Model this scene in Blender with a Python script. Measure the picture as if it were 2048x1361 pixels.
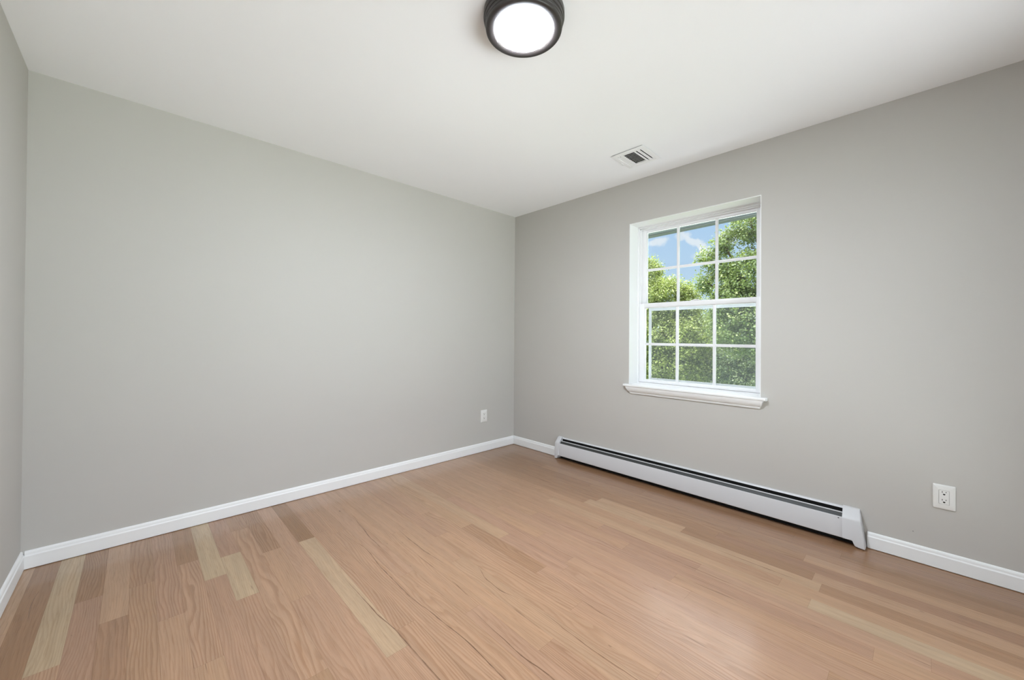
import bpy, bmesh, math, random
import numpy as np
from mathutils import Vector, Matrix

for o in list(bpy.data.objects):
    bpy.data.objects.remove(o)
SC = bpy.context.scene
COL = SC.collection

# ------------------------------------------------------------------ camera
cam_d = bpy.data.cameras.new('camera')
cam = bpy.data.objects.new('camera', cam_d)
COL.objects.link(cam)
SC.camera = cam
cam_d.sensor_fit = 'HORIZONTAL'
cam_d.sensor_width = 36.0
cam_d.lens = 778.961 / 2048 * 36.0
cam_d.shift_x = 0.0
cam_d.shift_y = -12.562 / 2048
cam_d.clip_start = 0.02
cam_d.clip_end = 500
_r = Vector((0.6920563, 0.7218070, 0.0072598))
_u = Vector((0.0000535, -0.0101085, 0.9999489))
_f = Vector((-0.7218435, 0.6920205, 0.0070343))
m = Matrix((( _r.x, _u.x, -_f.x, 3.013427),
            ( _r.y, _u.y, -_f.y, -2.923616),
            ( _r.z, _u.z, -_f.z, 1.152247),
            (0, 0, 0, 1)))
cam.matrix_world = m

# ------------------------------------------------------------------ view
vs = SC.view_settings
SC.display_settings.display_device = 'sRGB'
vs.view_transform = 'Standard'
vs.look = 'None'
vs.exposure = 0.07
vs.gamma = 1.0
vs.use_curve_mapping = False

# ------------------------------------------------------------------ node helpers
class NT:
    def __init__(self, tree):
        self.t = tree
    def n(self, typ, **kw):
        nd = self.t.nodes.new(typ)
        for k, v in kw.items():
            if k.startswith('i_'):
                nd.inputs[k[2:].replace('_', ' ')].default_value = v
            else:
                setattr(nd, k, v)
        return nd
    def l(self, a, b):
        self.t.links.new(a, b)
    def val(self, sock, v):
        if isinstance(v, (int, float, tuple, list)):
            sock.default_value = v
        else:
            self.l(v, sock)
    def math(self, op, a, b=0.0, c=0.0, clamp=False):
        nd = self.t.nodes.new('ShaderNodeMath')
        nd.operation = op
        nd.use_clamp = clamp
        self.val(nd.inputs[0], a); self.val(nd.inputs[1], b); self.val(nd.inputs[2], c)
        return nd.outputs[0]
    def mix(self, fac, a, b, blend='MIX'):
        nd = self.t.nodes.new('ShaderNodeMix')
        nd.data_type = 'RGBA'
        nd.blend_type = blend
        self.val(nd.inputs[0], fac)
        self.val(nd.inputs[6], a if not isinstance(a, tuple) else (*a[:3], 1))
        self.val(nd.inputs[7], b if not isinstance(b, tuple) else (*b[:3], 1))
        return nd.outputs[2]
    def sstep(self, x, a, b, o0=0.0, o1=1.0):
        nd = self.t.nodes.new('ShaderNodeMapRange')
        nd.interpolation_type = 'SMOOTHSTEP'
        self.val(nd.inputs[0], x)
        nd.inputs[1].default_value = a; nd.inputs[2].default_value = b
        nd.inputs[3].default_value = o0; nd.inputs[4].default_value = o1
        return nd.outputs[0]
    def noise(self, vec, scale, detail=2.0, rough=0.5, dist=0.0):
        nd = self.t.nodes.new('ShaderNodeTexNoise')
        self.l(vec, nd.inputs['Vector'])
        nd.inputs['Scale'].default_value = scale
        nd.inputs['Detail'].default_value = detail
        nd.inputs['Roughness'].default_value = rough
        nd.inputs['Distortion'].default_value = dist
        return nd.outputs[0]
    def comb(self, x, y, z):
        nd = self.t.nodes.new('ShaderNodeCombineXYZ')
        self.val(nd.inputs[0], x); self.val(nd.inputs[1], y); self.val(nd.inputs[2], z)
        return nd.outputs[0]
    def sep(self, v):
        nd = self.t.nodes.new('ShaderNodeSeparateXYZ')
        self.l(v, nd.inputs[0])
        return nd.outputs

# ------------------------------------------------------------------ world: blue sky with clouds,
# an added bright fill bank low in the east (+x), pale ground haze
SKY_BLUE = 1.0
EAST_FILL = 3.2
HIGH_FILL = 3.6
CLOUDS = [(-0.485, 0.257, 0.030, 0.013, 0.0, 0.85), (-0.385, 0.236, 0.060, 0.013, -0.75, 0.85), (-0.415, 0.257, 0.025, 0.012, 0.0, 0.7), (-0.372, 0.205, 0.030, 0.011, 0.0, 0.65), (-0.305, 0.240, 0.035, 0.020, 0.0, 0.9)]
def build_world():
    w = bpy.data.worlds.new('sky')
    SC.world = w
    w.use_nodes = True
    w.node_tree.nodes.clear()
    N = NT(w.node_tree)
    out = N.n('ShaderNodeOutputWorld')
    bg = N.n('ShaderNodeBackground')
    N.l(bg.outputs[0], out.inputs[0])
    tc = N.n('ShaderNodeTexCoord')
    d = tc.outputs['Generated']
    x, y, z = N.sep(d)
    t = N.sstep(z, -0.02, 0.55)
    sky = N.mix(t, (0.60, 0.76, 0.93), (0.25, 0.50, 0.86))
    # clouds: soft puffs and one long streak in the north-west, broken up by noise
    yy = N.math('MAXIMUM', y, 0.05)
    ca = N.math('DIVIDE', x, yy)
    cb = N.math('DIVIDE', z, yy)
    wob = N.noise(N.comb(ca, cb, 0.7), 22.0, 4.0, 0.6)
    wob2 = N.noise(N.comb(ca, cb, 3.7), 20.0, 4.0, 0.6)
    ca = N.math('ADD', ca, N.math('MULTIPLY', N.math('SUBTRACT', wob, 0.5), 0.06))
    cb = N.math('ADD', cb, N.math('MULTIPLY', N.math('SUBTRACT', wob2, 0.5), 0.035))
    cm = 0.0
    for (a0, b0, ra, rb, sl, k_) in CLOUDS:
        da = N.math('SUBTRACT', ca, a0)
        db = N.math('SUBTRACT', N.math('SUBTRACT', cb, b0), N.math('MULTIPLY', da, sl))
        q = N.math('ADD', N.math('POWER', N.math('DIVIDE', da, ra), 2.0), N.math('POWER', N.math('DIVIDE', db, rb), 2.0))
        cm = N.math('MAXIMUM', cm, N.sstep(q, 0.15, 1.3, k_, 0.0))
    cm = N.math('MULTIPLY', cm, N.sstep(y, 0.05, 0.2))
    sky = N.mix(cm, sky, (0.86, 0.90, 0.96))
    # bright sky layer added out of view, for floor light and sheen
    dk = N.noise(N.comb(x, y, z), 4.0, 4.0, 0.55)
    dk = N.math('MULTIPLY', N.sstep(z, 0.36, 0.52), N.sstep(dk, 0.30, 0.55, 0.55, 1.0))
    deck = N.mix(N.sstep(z, 0.56, 0.80), (HIGH_FILL, HIGH_FILL, HIGH_FILL * 1.02), (HIGH_FILL * 3.4, HIGH_FILL * 3.4, HIGH_FILL * 3.4))
    sky = N.mix(dk, sky, deck)
    # bright bank added unseen in the east, fill for wall, jamb and ceiling
    e = N.sstep(x, 0.35, 0.85)
    e2 = N.math('MULTIPLY', e, N.sstep(z, -0.05, 0.08))
    bank = N.mix(1.0, (0.89, 0.94, 1.0), (EAST_FILL,) * 3, 'MULTIPLY')
    sky = N.mix(e2, sky, bank)
    gnd = (0.30, 0.31, 0.27)
    g = N.sstep(z, -0.06, -0.01, 1.0, 0.0)
    sky = N.mix(g, sky, gnd)
    N.l(sky, bg.inputs[0])
    bg.inputs[1].default_value = SKY_BLUE
    try:
        w.cycles.sampling_method = 'MANUAL'
        w.cycles.sample_map_resolution = 1024
    except Exception:
        pass
build_world()

# ------------------------------------------------------------------ sun (high in the south, behind the house)
sun_d = bpy.data.lights.new('sun', 'SUN')
sun_d.energy = 4.0
sun_d.angle = math.radians(0.6)
sun_d.color = (1.0, 0.95, 0.86)
sun = bpy.data.objects.new('sun', sun_d)
COL.objects.link(sun)
sun.rotation_euler = Vector((-0.62, -0.34, 0.71)).to_track_quat('Z', 'Y').to_euler()
sun.location = (0, -20, 30)

FILL_COL = (0.825, 0.885, 0.99)
# unseen fill lamps added outside the windows, aimed up at the ceiling
def fill_light(name, loc, aim, sx, sy, watts, col):
    d = bpy.data.lights.new(name, 'AREA')
    d.shape = 'RECTANGLE'
    d.size, d.size_y = sx, sy
    d.energy = watts
    d.color = col
    o = bpy.data.objects.new(name, d)
    COL.objects.link(o)
    o.location = loc
    o.rotation_euler = (Vector(aim) - Vector(loc)).to_track_quat('-Z', 'Y').to_euler()
fill_light('fill_east', (6.0, -1.6, -1.2), (2.6, -1.6, 2.2), 5.0, 3.0, 300.0, FILL_COL)
fill_light('fill_far_east', (9.0, -1.6, -1.6), (1.0, -1.6, 2.2), 8.0, 3.5, 240.0, FILL_COL)
fill_light('fill_north', (1.83, 0.98, -0.75), (1.83, 0.0, 2.1), 1.9, 0.8, 260.0, FILL_COL)

LAMP = 375.0          # ceiling lamp diffuser emission

# ------------------------------------------------------------------ materials
MATS = {}
def pbsdf(name, col, rough=0.5, spec=0.5, metal=0.0, var=0.0, vscale=3.0, bump=0.0, bscale=200.0):
    mt = bpy.data.materials.new(name)
    mt.use_nodes = True
    N = NT(mt.node_tree)
    b = mt.node_tree.nodes['Principled BSDF']
    b.inputs['Roughness'].default_value = rough
    b.inputs['Specular IOR Level'].default_value = spec
    b.inputs['Metallic'].default_value = metal
    b.inputs['Base Color'].default_value = (*col, 1)
    tc = N.n('ShaderNodeTexCoord')
    if var > 0:
        n1 = N.noise(tc.outputs['Object'], vscale, 3.0)
        lo = tuple(c * (1 - var) for c in col)
        hi = tuple(min(1, c * (1 + var)) for c in col)
        N.l(N.mix(n1, lo, hi), b.inputs['Base Color'])
    if bump > 0:
        n2 = N.noise(tc.outputs['Object'], bscale, 2.0)
        bp = N.n('ShaderNodeBump')
        bp.inputs['Strength'].default_value = bump
        bp.inputs['Distance'].default_value = 0.002
        N.l(n2, bp.inputs['Height'])
        N.l(bp.outputs[0], b.inputs['Normal'])
    MATS[name] = mt
    return mt

pbsdf('wall_paint', (0.540, 0.523, 0.494), 0.75, 0.3, var=0.012, vscale=1.6, bump=0.03, bscale=260)
pbsdf('ceiling_paint', (0.915, 0.92, 0.93), 0.85, 0.2, bump=0.03, bscale=220)
pbsdf('trim_paint', (0.86, 0.865, 0.865), 0.42, 0.5, bump=0.02, bscale=120)
pbsdf('vinyl', (0.86, 0.86, 0.87), 0.38, 0.5, bump=0.01)
pbsdf('heater_enamel', (0.64, 0.64, 0.655), 0.36, 0.5, bump=0.01)
pbsdf('heater_shade_black', (0.012, 0.012, 0.012), 0.6, 0.3, var=0.2, vscale=40)  # black that stands in for the shade inside and under the heater
pbsdf('heater_damper', (0.030, 0.032, 0.031), 0.45, 0.5, var=0.25, vscale=9)
pbsdf('outlet_plastic', (0.80, 0.795, 0.775), 0.35, 0.5, bump=0.01)
pbsdf('slot_dark', (0.015, 0.013, 0.012), 0.7, 0.2, var=0.1)
pbsdf('vent_enamel', (0.88, 0.88, 0.88), 0.45, 0.5, bump=0.01)
pbsdf('duct_dark', (0.02, 0.02, 0.022), 0.7, 0.2, var=0.2, vscale=30)
pbsdf('bronze', (0.034, 0.029, 0.027), 0.36, 0.5, var=0.2, vscale=20)
pbsdf('screw', (0.35, 0.35, 0.34), 0.4, 0.5, 0.6, var=0.1)
pbsdf('wall_mark_paint', (0.26, 0.25, 0.24), 0.8, 0.2, var=0.1)
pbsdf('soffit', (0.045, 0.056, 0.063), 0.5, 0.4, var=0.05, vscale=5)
pbsdf('gutter', (0.024, 0.030, 0.034), 0.45, 0.5, var=0.08, vscale=5)
pbsdf('screen_frame', (0.50, 0.51, 0.53), 0.5, 0.4, var=0.04)
pbsdf('siding', (0.62, 0.63, 0.62), 0.6, 0.3, var=0.05)
pbsdf('bark', (0.10, 0.075, 0.055), 0.9, 0.2, var=0.5, vscale=12, bump=0.4, bscale=30)
pbsdf('lawn', (0.16, 0.22, 0.085), 0.95, 0.1, var=0.45, vscale=1.2)
pbsdf('asphalt', (0.33, 0.33, 0.34), 0.9, 0.2, var=0.15, vscale=4)
pbsdf('bounce_ground', (0.52, 0.50, 0.46), 0.85, 0.2, var=0.1, vscale=2)  # pale unseen ground added to bounce light in from the east

def diffuser_mat():
    mt = bpy.data.materials.new('lamp_diffuser')
    mt.use_nodes = True
    t = mt.node_tree
    t.nodes.clear()
    N = NT(t)
    out = N.n('ShaderNodeOutputMaterial')
    em = N.n('ShaderNodeEmission')
    em.inputs[0].default_value = (0.82, 0.89, 0.985, 1)
    em.inputs[1].default_value = LAMP
    N.l(em.outputs[0], out.inputs[0])
    MATS['lamp_diffuser'] = mt
diffuser_mat()

def glass_mat():
    mt = bpy.data.materials.new('window_glass')
    mt.use_nodes = True
    t = mt.node_tree
    t.nodes.clear()
    N = NT(t)
    out = N.n('ShaderNodeOutputMaterial')
    tr = N.n('ShaderNodeBsdfTransparent')
    tr.inputs[0].default_value = (0.95, 0.97, 0.965, 1)
    gl = N.n('ShaderNodeBsdfGlossy')
    gl.inputs['Roughness'].default_value = 0.02
    fr = N.n('ShaderNodeFresnel')
    fr.inputs[0].default_value = 1.45
    ms = N.n('ShaderNodeMixShader')
    N.l(N.math('MULTIPLY', fr.outputs[0], 0.9), ms.inputs[0])
    N.l(tr.outputs[0], ms.inputs[1])
    N.l(gl.outputs[0], ms.inputs[2])
    N.l(ms.outputs[0], out.inputs[0])
    MATS['window_glass'] = mt
glass_mat()

def screen_mat():
    mt = bpy.data.materials.new('screen_mesh')
    mt.use_nodes = True
    t = mt.node_tree
    t.nodes.clear()
    N = NT(t)
    out = N.n('ShaderNodeOutputMaterial')
    tr = N.n('ShaderNodeBsdfTransparent')
    df = N.n('ShaderNodeBsdfDiffuse')
    df.inputs[0].default_value = (0.24, 0.25, 0.27, 1)
    tl = N.n('ShaderNodeBsdfTranslucent')
    tl.inputs[0].default_value = (0.20, 0.21, 0.23, 1)
    ad = N.n('ShaderNodeAddShader')
    N.l(df.outputs[0], ad.inputs[0]); N.l(tl.outputs[0], ad.inputs[1])
    ms = N.n('ShaderNodeMixShader')
    ms.inputs[0].default_value = 0.045
    N.l(tr.outputs[0], ms.inputs[1]); N.l(ad.outputs[0], ms.inputs[2])
    N.l(ms.outputs[0], out.inputs[0])
    MATS['screen_mesh'] = mt
screen_mat()

def leaf_mat(name, dark, mid, light):
    mt = bpy.data.materials.new(name)
    mt.use_nodes = True
    t = mt.node_tree
    t.nodes.clear()
    N = NT(t)
    out = N.n('ShaderNodeOutputMaterial')
    at = N.n('ShaderNodeAttribute')
    at.attribute_name = 'tone'
    v = at.outputs['Fac']
    c = N.mix(N.sstep(v, 0.0, 0.5), dark, mid)
    c = N.mix(N.sstep(v, 0.5, 1.0), c, light)
    b = N.n('ShaderNodeBsdfPrincipled')
    b.inputs['Roughness'].default_value = 0.42
    b.inputs['Specular IOR Level'].default_value = 0.5
    N.l(c, b.inputs['Base Color'])
    tl = N.n('ShaderNodeBsdfTranslucent')
    N.l(N.mix(0.45, c, (0.42, 0.52, 0.08)), tl.inputs[0])
    ms = N.n('ShaderNodeMixShader')
    ms.inputs[0].default_value = 0.33
    N.l(b.outputs[0], ms.inputs[1]); N.l(tl.outputs[0], ms.inputs[2])
    N.l(ms.outputs[0], out.inputs[0])
    MATS[name] = mt
leaf_mat('leaf_yellowgreen', (0.09, 0.125, 0.035), (0.235, 0.29, 0.080), (0.50, 0.54, 0.22))
leaf_mat('leaf_green', (0.060, 0.105, 0.045), (0.16, 0.225, 0.080), (0.44, 0.49, 0.22))
leaf_mat('leaf_dark', (0.065, 0.110, 0.065), (0.17, 0.235, 0.120), (0.42, 0.48, 0.27))

def floor_mat():
    mt = bpy.data.materials.new('oak_floor')
    mt.use_nodes = True
    t = mt.node_tree
    N = NT(t)
    b = t.nodes['Principled BSDF']
    tc = N.n('ShaderNodeTexCoord')
    x, y, z = N.sep(tc.outputs['Object'])
    at = N.n('ShaderNodeAttribute')
    at.attribute_name = 'plank'
    sc = N.n('ShaderNodeSeparateColor')
    N.l(at.outputs['Color'], sc.inputs[0])
    tone, seed, ctr = sc.outputs[0], sc.outputs[1], sc.outputs[2]
    hue = at.outputs['Alpha']
    s1 = N.math('MULTIPLY', seed, 57.0)
    # wandering growth rings: bands across the board bent by slow noise along it
    slow = N.noise(N.comb(N.math('ADD', N.math('MULTIPLY', x, 1.0), s1), N.math('MULTIPLY', y, 6.0), s1), 1.0, 2.0, 0.5)
    slow2 = N.noise(N.comb(N.math('ADD', N.math('MULTIPLY', x, 5.0), s1), N.math('MULTIPLY', y, 26.0), 3.0), 1.0, 2.0, 0.5)
    v = N.math('ADD', N.math('MULTIPLY', slow, 15.0), N.math('MULTIPLY', y, N.math('ADD', 55.0, N.math('MULTIPLY', N.math('FRACT', N.math('MULTIPLY', seed, 7.31)), 85.0))))
    v = N.math('ADD', v, N.math('MULTIPLY', slow2, 1.1))
    saw = N.math('FRACT', v)
    ring = N.math('MULTIPLY', N.sstep(saw, 0.30, 0.86), N.sstep(saw, 0.88, 1.0, 1.0, 0.0))
    # open pores along the grain
    pores = N.noise(N.comb(N.math('ADD', N.math('MULTIPLY', x, 11.0), s1), N.math('MULTIPLY', y, 330.0), s1), 1.0, 3.0, 0.6)
    pores = N.sstep(pores, 0.50, 0.72)
    broad = N.noise(N.comb(N.math('ADD', N.math('MULTIPLY', x, 2.2), s1), N.math('MULTIPLY', y, 40.0), s1), 1.0, 3.0, 0.55)
    # mineral streaks and knots
    ms = N.noise(N.comb(N.math('ADD', N.math('MULTIPLY', x, 3.2), s1), N.math('MULTIPLY', y, 75.0), N.math('ADD', s1, 9.0)), 1.0, 2.0, 0.5, 0.6)
    streak = N.sstep(ms, 0.70, 0.80)
    kn = N.noise(N.comb(N.math('ADD', N.math('MULTIPLY', x, 14.0), s1), N.math('MULTIPLY', y, 38.0), s1), 1.0, 1.0, 0.4)
    knot = N.sstep(kn, 0.79, 0.86)
    # base tone
    c = N.mix(N.sstep(tone, 0.0, 0.5), (0.245, 0.132, 0.063), (0.395, 0.240, 0.143))
    c = N.mix(N.sstep(tone, 0.5, 1.0), c, (0.430, 0.325, 0.205))
    c = N.mix(N.math('MULTIPLY', hue, 0.55), c, (0.378, 0.226, 0.166))
    dark = N.mix(1.0, c, (0.69, 0.60, 0.52), 'MULTIPLY')
    c2 = N.mix(N.math('MULTIPLY', ring, N.math('ADD', 0.14, N.math('MULTIPLY', N.math('FRACT', N.math('MULTIPLY', seed, 13.7)), 0.52))), c, dark)
    c2 = N.mix(N.math('MULTIPLY', pores, 0.55), c2, dark)
    lightc = N.mix(1.0, c2, (1.13, 1.12, 1.11), 'MULTIPLY')
    c2 = N.mix(N.sstep(broad, 0.35, 0.7), c2, lightc)
    heart = N.noise(N.comb(N.math('ADD', N.math('MULTIPLY', x, 1.3), s1), N.math('MULTIPLY', y, 24.0), N.math('ADD', s1, 21.0)), 1.0, 3.0, 0.6, 0.4)
    c2 = N.mix(N.math('MULTIPLY', N.sstep(heart, 0.56, 0.76), 0.55), c2, N.mix(1.0, c2, (0.70, 0.60, 0.50), 'MULTIPLY'))
    c2 = N.mix(N.math('MULTIPLY', streak, 0.62), c2, (0.17, 0.088, 0.05))
    c2 = N.mix(N.math('MULTIPLY', knot, 0.75), c2, (0.12, 0.06, 0.035))
    # crack strips carry ctr = 1
    c2 = N.mix(N.math('MULTIPLY', ctr, 0.80), c2, (0.13, 0.065, 0.038))
    N.l(c2, b.inputs['Base Color'])
    rg = N.math('ADD', 0.30, N.math('MULTIPLY', pores, 0.10))
    N.l(rg, b.inputs['Roughness'])
    b.inputs['Specular IOR Level'].default_value = 0.25
    b.inputs['Coat Weight'].default_value = 0.55
    b.inputs['Coat Roughness'].default_value = 0.17
    bp = N.n('ShaderNodeBump')
    bp.inputs['Strength'].default_value = 0.10
    bp.inputs['Distance'].default_value = 0.0006
    N.l(N.math('MULTIPLY', pores, -1.0), bp.inputs['Height'])
    N.l(bp.outputs[0], b.inputs['Normal'])
    MATS['oak_floor'] = mt
    g = pbsdf('floor_gap', (0.17, 0.10, 0.06), 0.8, 0.2, var=0.1)
floor_mat()

# ------------------------------------------------------------------ mesh helpers
def obj(name, bm, mats, parent=None, smooth=False, kind=None):
    me = bpy.data.meshes.new(name)
    bmesh.ops.recalc_face_normals(bm, faces=bm.faces[:])
    if smooth:
        for f in bm.faces:
            f.smooth = True
    bm.to_mesh(me)
    bm.free()
    o = bpy.data.objects.new(name, me)
    COL.objects.link(o)
    if not isinstance(mats, (list, tuple)):
        mats = [mats]
    for k in mats:
        me.materials.append(MATS[k])
    if parent is not None:
        o.parent = parent
        o.matrix_parent_inverse = parent.matrix_basis.inverted()
    if kind:
        o['kind'] = kind
    return o

def auto_smooth(o, ang=35):
    """smooth shading with sharp edges above the angle"""
    bm = bmesh.new()
    bm.from_mesh(o.data)
    for f in bm.faces:
        f.smooth = True
    for e in bm.edges:
        if len(e.link_faces) == 2 and e.calc_face_angle(0) > math.radians(ang):
            e.smooth = False
    bm.to_mesh(o.data)
    bm.free()

def box(bm, a, b, bevel=0.0, segs=2, mi=0):
    x0, y0, z0 = [min(a[i], b[i]) for i in range(3)]
    x1, y1, z1 = [max(a[i], b[i]) for i in range(3)]
    vs_ = [bm.verts.new(p) for p in ((x0, y0, z0), (x1, y0, z0), (x1, y1, z0), (x0, y1, z0),
                                    (x0, y0, z1), (x1, y0, z1), (x1, y1, z1), (x0, y1, z1))]
    fs = []
    for q in ((0, 3, 2, 1), (4, 5, 6, 7), (0, 1, 5, 4), (1, 2, 6, 5), (2, 3, 7, 6), (3, 0, 4, 7)):
        f = bm.faces.new([vs_[i] for i in q])
        f.material_index = mi
        fs.append(f)
    if bevel > 0:
        es = list({e for f in fs for e in f.edges})
        bmesh.ops.bevel(bm, geom=es, offset=bevel, segments=segs, affect='EDGES', profile=0.5, material=-1)

def sweep(bm, prof, p0, p1, axis, cap=True, mi=0):
    """extrude closed 2D profile (list of (a,b)) along axis 'x' or 'y'; p0/p1 = start/end; for 'x' profile=(y,z), for 'y' profile=(x,z)"""
    def P(t, q):
        return (t, q[0], q[1]) if axis == 'x' else (q[0], t, q[1])
    A = [bm.verts.new(P(p0, q)) for q in prof]
    B = [bm.verts.new(P(p1, q)) for q in prof]
    n = len(prof)
    for i in range(n):
        f = bm.faces.new((A[i], A[(i + 1) % n], B[(i + 1) % n], B[i]))
        f.material_index = mi
    if cap:
        bm.faces.new(A[::-1]).material_index = mi
        bm.faces.new(B).material_index = mi

def lathe(bm, prof, cx, cy, n=96, mi=0, close=False):
    rings = []
    for r, z in prof:
        if r < 1e-6:
            rings.append([bm.verts.new((cx, cy, z))])
        else:
            rings.append([bm.verts.new((cx + r * math.cos(2 * math.pi * k / n), cy + r * math.sin(2 * math.pi * k / n), z)) for k in range(n)])
    for a, b in zip(rings[:-1], rings[1:]):
        for k in range(n):
            k2 = (k + 1) % n
            if len(a) == 1:
                f = bm.faces.new((a[0], b[k], b[k2]))
            elif len(b) == 1:
                f = bm.faces.new((a[k], a[k2], b[0]))
            else:
                f = bm.faces.new((a[k], a[k2], b[k2], b[k]))
            f.material_index = mi

def tube(bm, pts, rad, n=8, mi=0):
    pts = [Vector(p) for p in pts]
    rs = rad if isinstance(rad, (list, tuple)) else [rad] * len(pts)
    prev = None
    up = Vector((0.3, 0.2, 1)).normalized()
    for i, p in enumerate(pts):
        d = (pts[min(i + 1, len(pts) - 1)] - pts[max(i - 1, 0)]).normalized()
        a = d.cross(up)
        if a.length < 1e-3:
            a = d.cross(Vector((1, 0, 0)))
        a.normalize()
        b = d.cross(a)
        ring = [bm.verts.new(p + (a * math.cos(2 * math.pi * k / n) + b * math.sin(2 * math.pi * k / n)) * rs[i]) for k in range(n)]
        if prev:
            for k in range(n):
                bm.faces.new((prev[k], prev[(k + 1) % n], ring[(k + 1) % n], ring[k])).material_index = mi
        else:
            bm.faces.new(ring[::-1]).material_index = mi
        prev = ring
    bm.faces.new(prev).material_index = mi

def thing(name, label, cat, loc=(0, 0, 0), group=None, kind=None):
    o = bpy.data.objects.new(name, None)
    COL.objects.link(o)
    o.location = loc
    o.empty_display_size = 0.1
    bpy.context.view_layer.update()
    if label:
        o['label'] = label
    if cat:
        o['category'] = cat
    if group:
        o['group'] = group
    if kind:
        o['kind'] = kind
    return o

def wall_with_hole(name, axis, plane0, plane1, u0, u1, z0, z1, holes, mat='wall_paint'):
    """wall slab; axis 'x': runs along x at y in [plane0, plane1]; axis 'y': runs along y at x in [plane0, plane1]"""
    us = sorted({u0, u1, *[h[0] for h in holes], *[h[1] for h in holes]})
    zs = sorted({z0, z1, *[h[2] for h in holes], *[h[3] for h in holes]})
    bm = bmesh.new()
    def solid(i, j):
        if i < 0 or j < 0 or i >= len(us) - 1 or j >= len(zs) - 1:
            return False
        uc, zc = (us[i] + us[i + 1]) / 2, (zs[j] + zs[j + 1]) / 2
        return not any(h[0] < uc < h[1] and h[2] < zc < h[3] for h in holes)
    def V(u, z, pl):
        return (u, pl, z) if axis == 'x' else (pl, u, z)
    cache = {}
    def gv(*a):
        k = tuple(round(c, 6) for c in V(*a))
        if k not in cache:
            cache[k] = bm.verts.new(k)
        return cache[k]
    for i in range(len(us) - 1):
        for j in range(len(zs) - 1):
            if not solid(i, j):
                continue
            a, b, c, d = us[i], us[i + 1], zs[j], zs[j + 1]
            for pl in (plane0, plane1):
                bm.faces.new((gv(a, c, pl), gv(b, c, pl), gv(b, d, pl), gv(a, d, pl)))
            for (di, dj, p, q) in ((-1, 0, (a, c), (a, d)), (1, 0, (b, c), (b, d)), (0, -1, (a, c), (b, c)), (0, 1, (a, d), (b, d))):
                if not solid(i + di, j + dj):
                    bm.faces.new((gv(*p, plane0), gv(*q, plane0), gv(*q, plane1), gv(*p, plane1)))
    return obj(name, bm, mat, kind='structure')

# ------------------------------------------------------------------ room shell
H = 2.44
RX = 3.76          # east wall
RY = -3.3263       # south wall
WT = 0.20          # wall thickness
# window opening in the north wall
OX0, OX1, OZ0, OZ1 = 1.365, 2.3005, 0.745, 2.085
LN = 0.004         # liner thickness
# window added in the unseen east wall for fill light
EY0, EY1, EZ0, EZ1 = -3.00, -0.35, 0.10, 2.12

wall_with_hole('wall_west', 'y', -WT, 0.0, RY, 0.0, 0.0, H, [])
wall_with_hole('wall_south', 'x', RY - WT, RY, -WT, RX + WT, 0.0, H, [])
wall_north = wall_with_hole('wall_north', 'x', 0.0, WT, -WT, RX + WT, 0.0, H, [(OX0 - LN, OX1 + LN, OZ0, OZ1 + LN)])
wall_with_hole('wall_east', 'y', RX, RX + WT, RY, 0.0, 0.0, H, [(EY0, EY1, EZ0, EZ1)])

# small nail mark on the window wall
bm = bmesh.new()
for k in range(1):
    c = bm.verts.new((2.9945, -0.0006, 0.1523))
    rim = [bm.verts.new((2.9945 + 0.0028 * math.cos(a), -0.0001, 0.1523 + 0.0024 * math.sin(a))) for a in [i * math.pi / 5 for i in range(10)]]
    for i in range(10):
        bm.faces.new((c, rim[i], rim[(i + 1) % 10]))
obj('wall_mark', bm, 'wall_mark_paint', wall_north)

# ceiling with the hole of the vent cut in it
VX0, VX1, VY0, VY1 = 1.5225, 1.7195, -0.480, -0.265   # duct hole
bm = bmesh.new()
xs = [-WT, VX0, VX1, RX + WT]
ys = [RY - WT, VY0, VY1, WT]
grid = {}
for zi, zc in enumerate((H, H + 0.22)):
    for i, xx in enumerate(xs):
        for j, yy in enumerate(ys):
            grid[(i, j, zi)] = bm.verts.new((xx, yy, zc))
for zi in (0, 1):
    for i in range(3):
        for j in range(3):
            if zi == 0 and (i, j) == (1, 1):
                continue
            bm.faces.new([grid[(i, j, zi)], grid[(i + 1, j, zi)], grid[(i + 1, j + 1, zi)], grid[(i, j + 1, zi)]])
for i in range(3):
    for j in (0, 3):
        bm.faces.new([grid[(i, j, 0)], grid[(i + 1, j, 0)], grid[(i + 1, j, 1)], grid[(i, j, 1)]])
        bm.faces.new([grid[(j, i, 0)], grid[(j, i + 1, 0)], grid[(j, i + 1, 1)], grid[(j, i, 1)]])
# recess walls
rz = H + 0.09
a = [grid[(1, 1, 0)], grid[(2, 1, 0)], grid[(2, 2, 0)], grid[(1, 2, 0)]]
b = [bm.verts.new((v.co.x, v.co.y, rz)) for v in a]
for k in range(4):
    bm.faces.new((a[k], a[(k + 1) % 4], b[(k + 1) % 4], b[k])).material_index = 1
bm.faces.new(b).material_index = 1
obj('ceiling', bm, ['ceiling_paint', 'duct_dark'], kind='structure')

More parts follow.
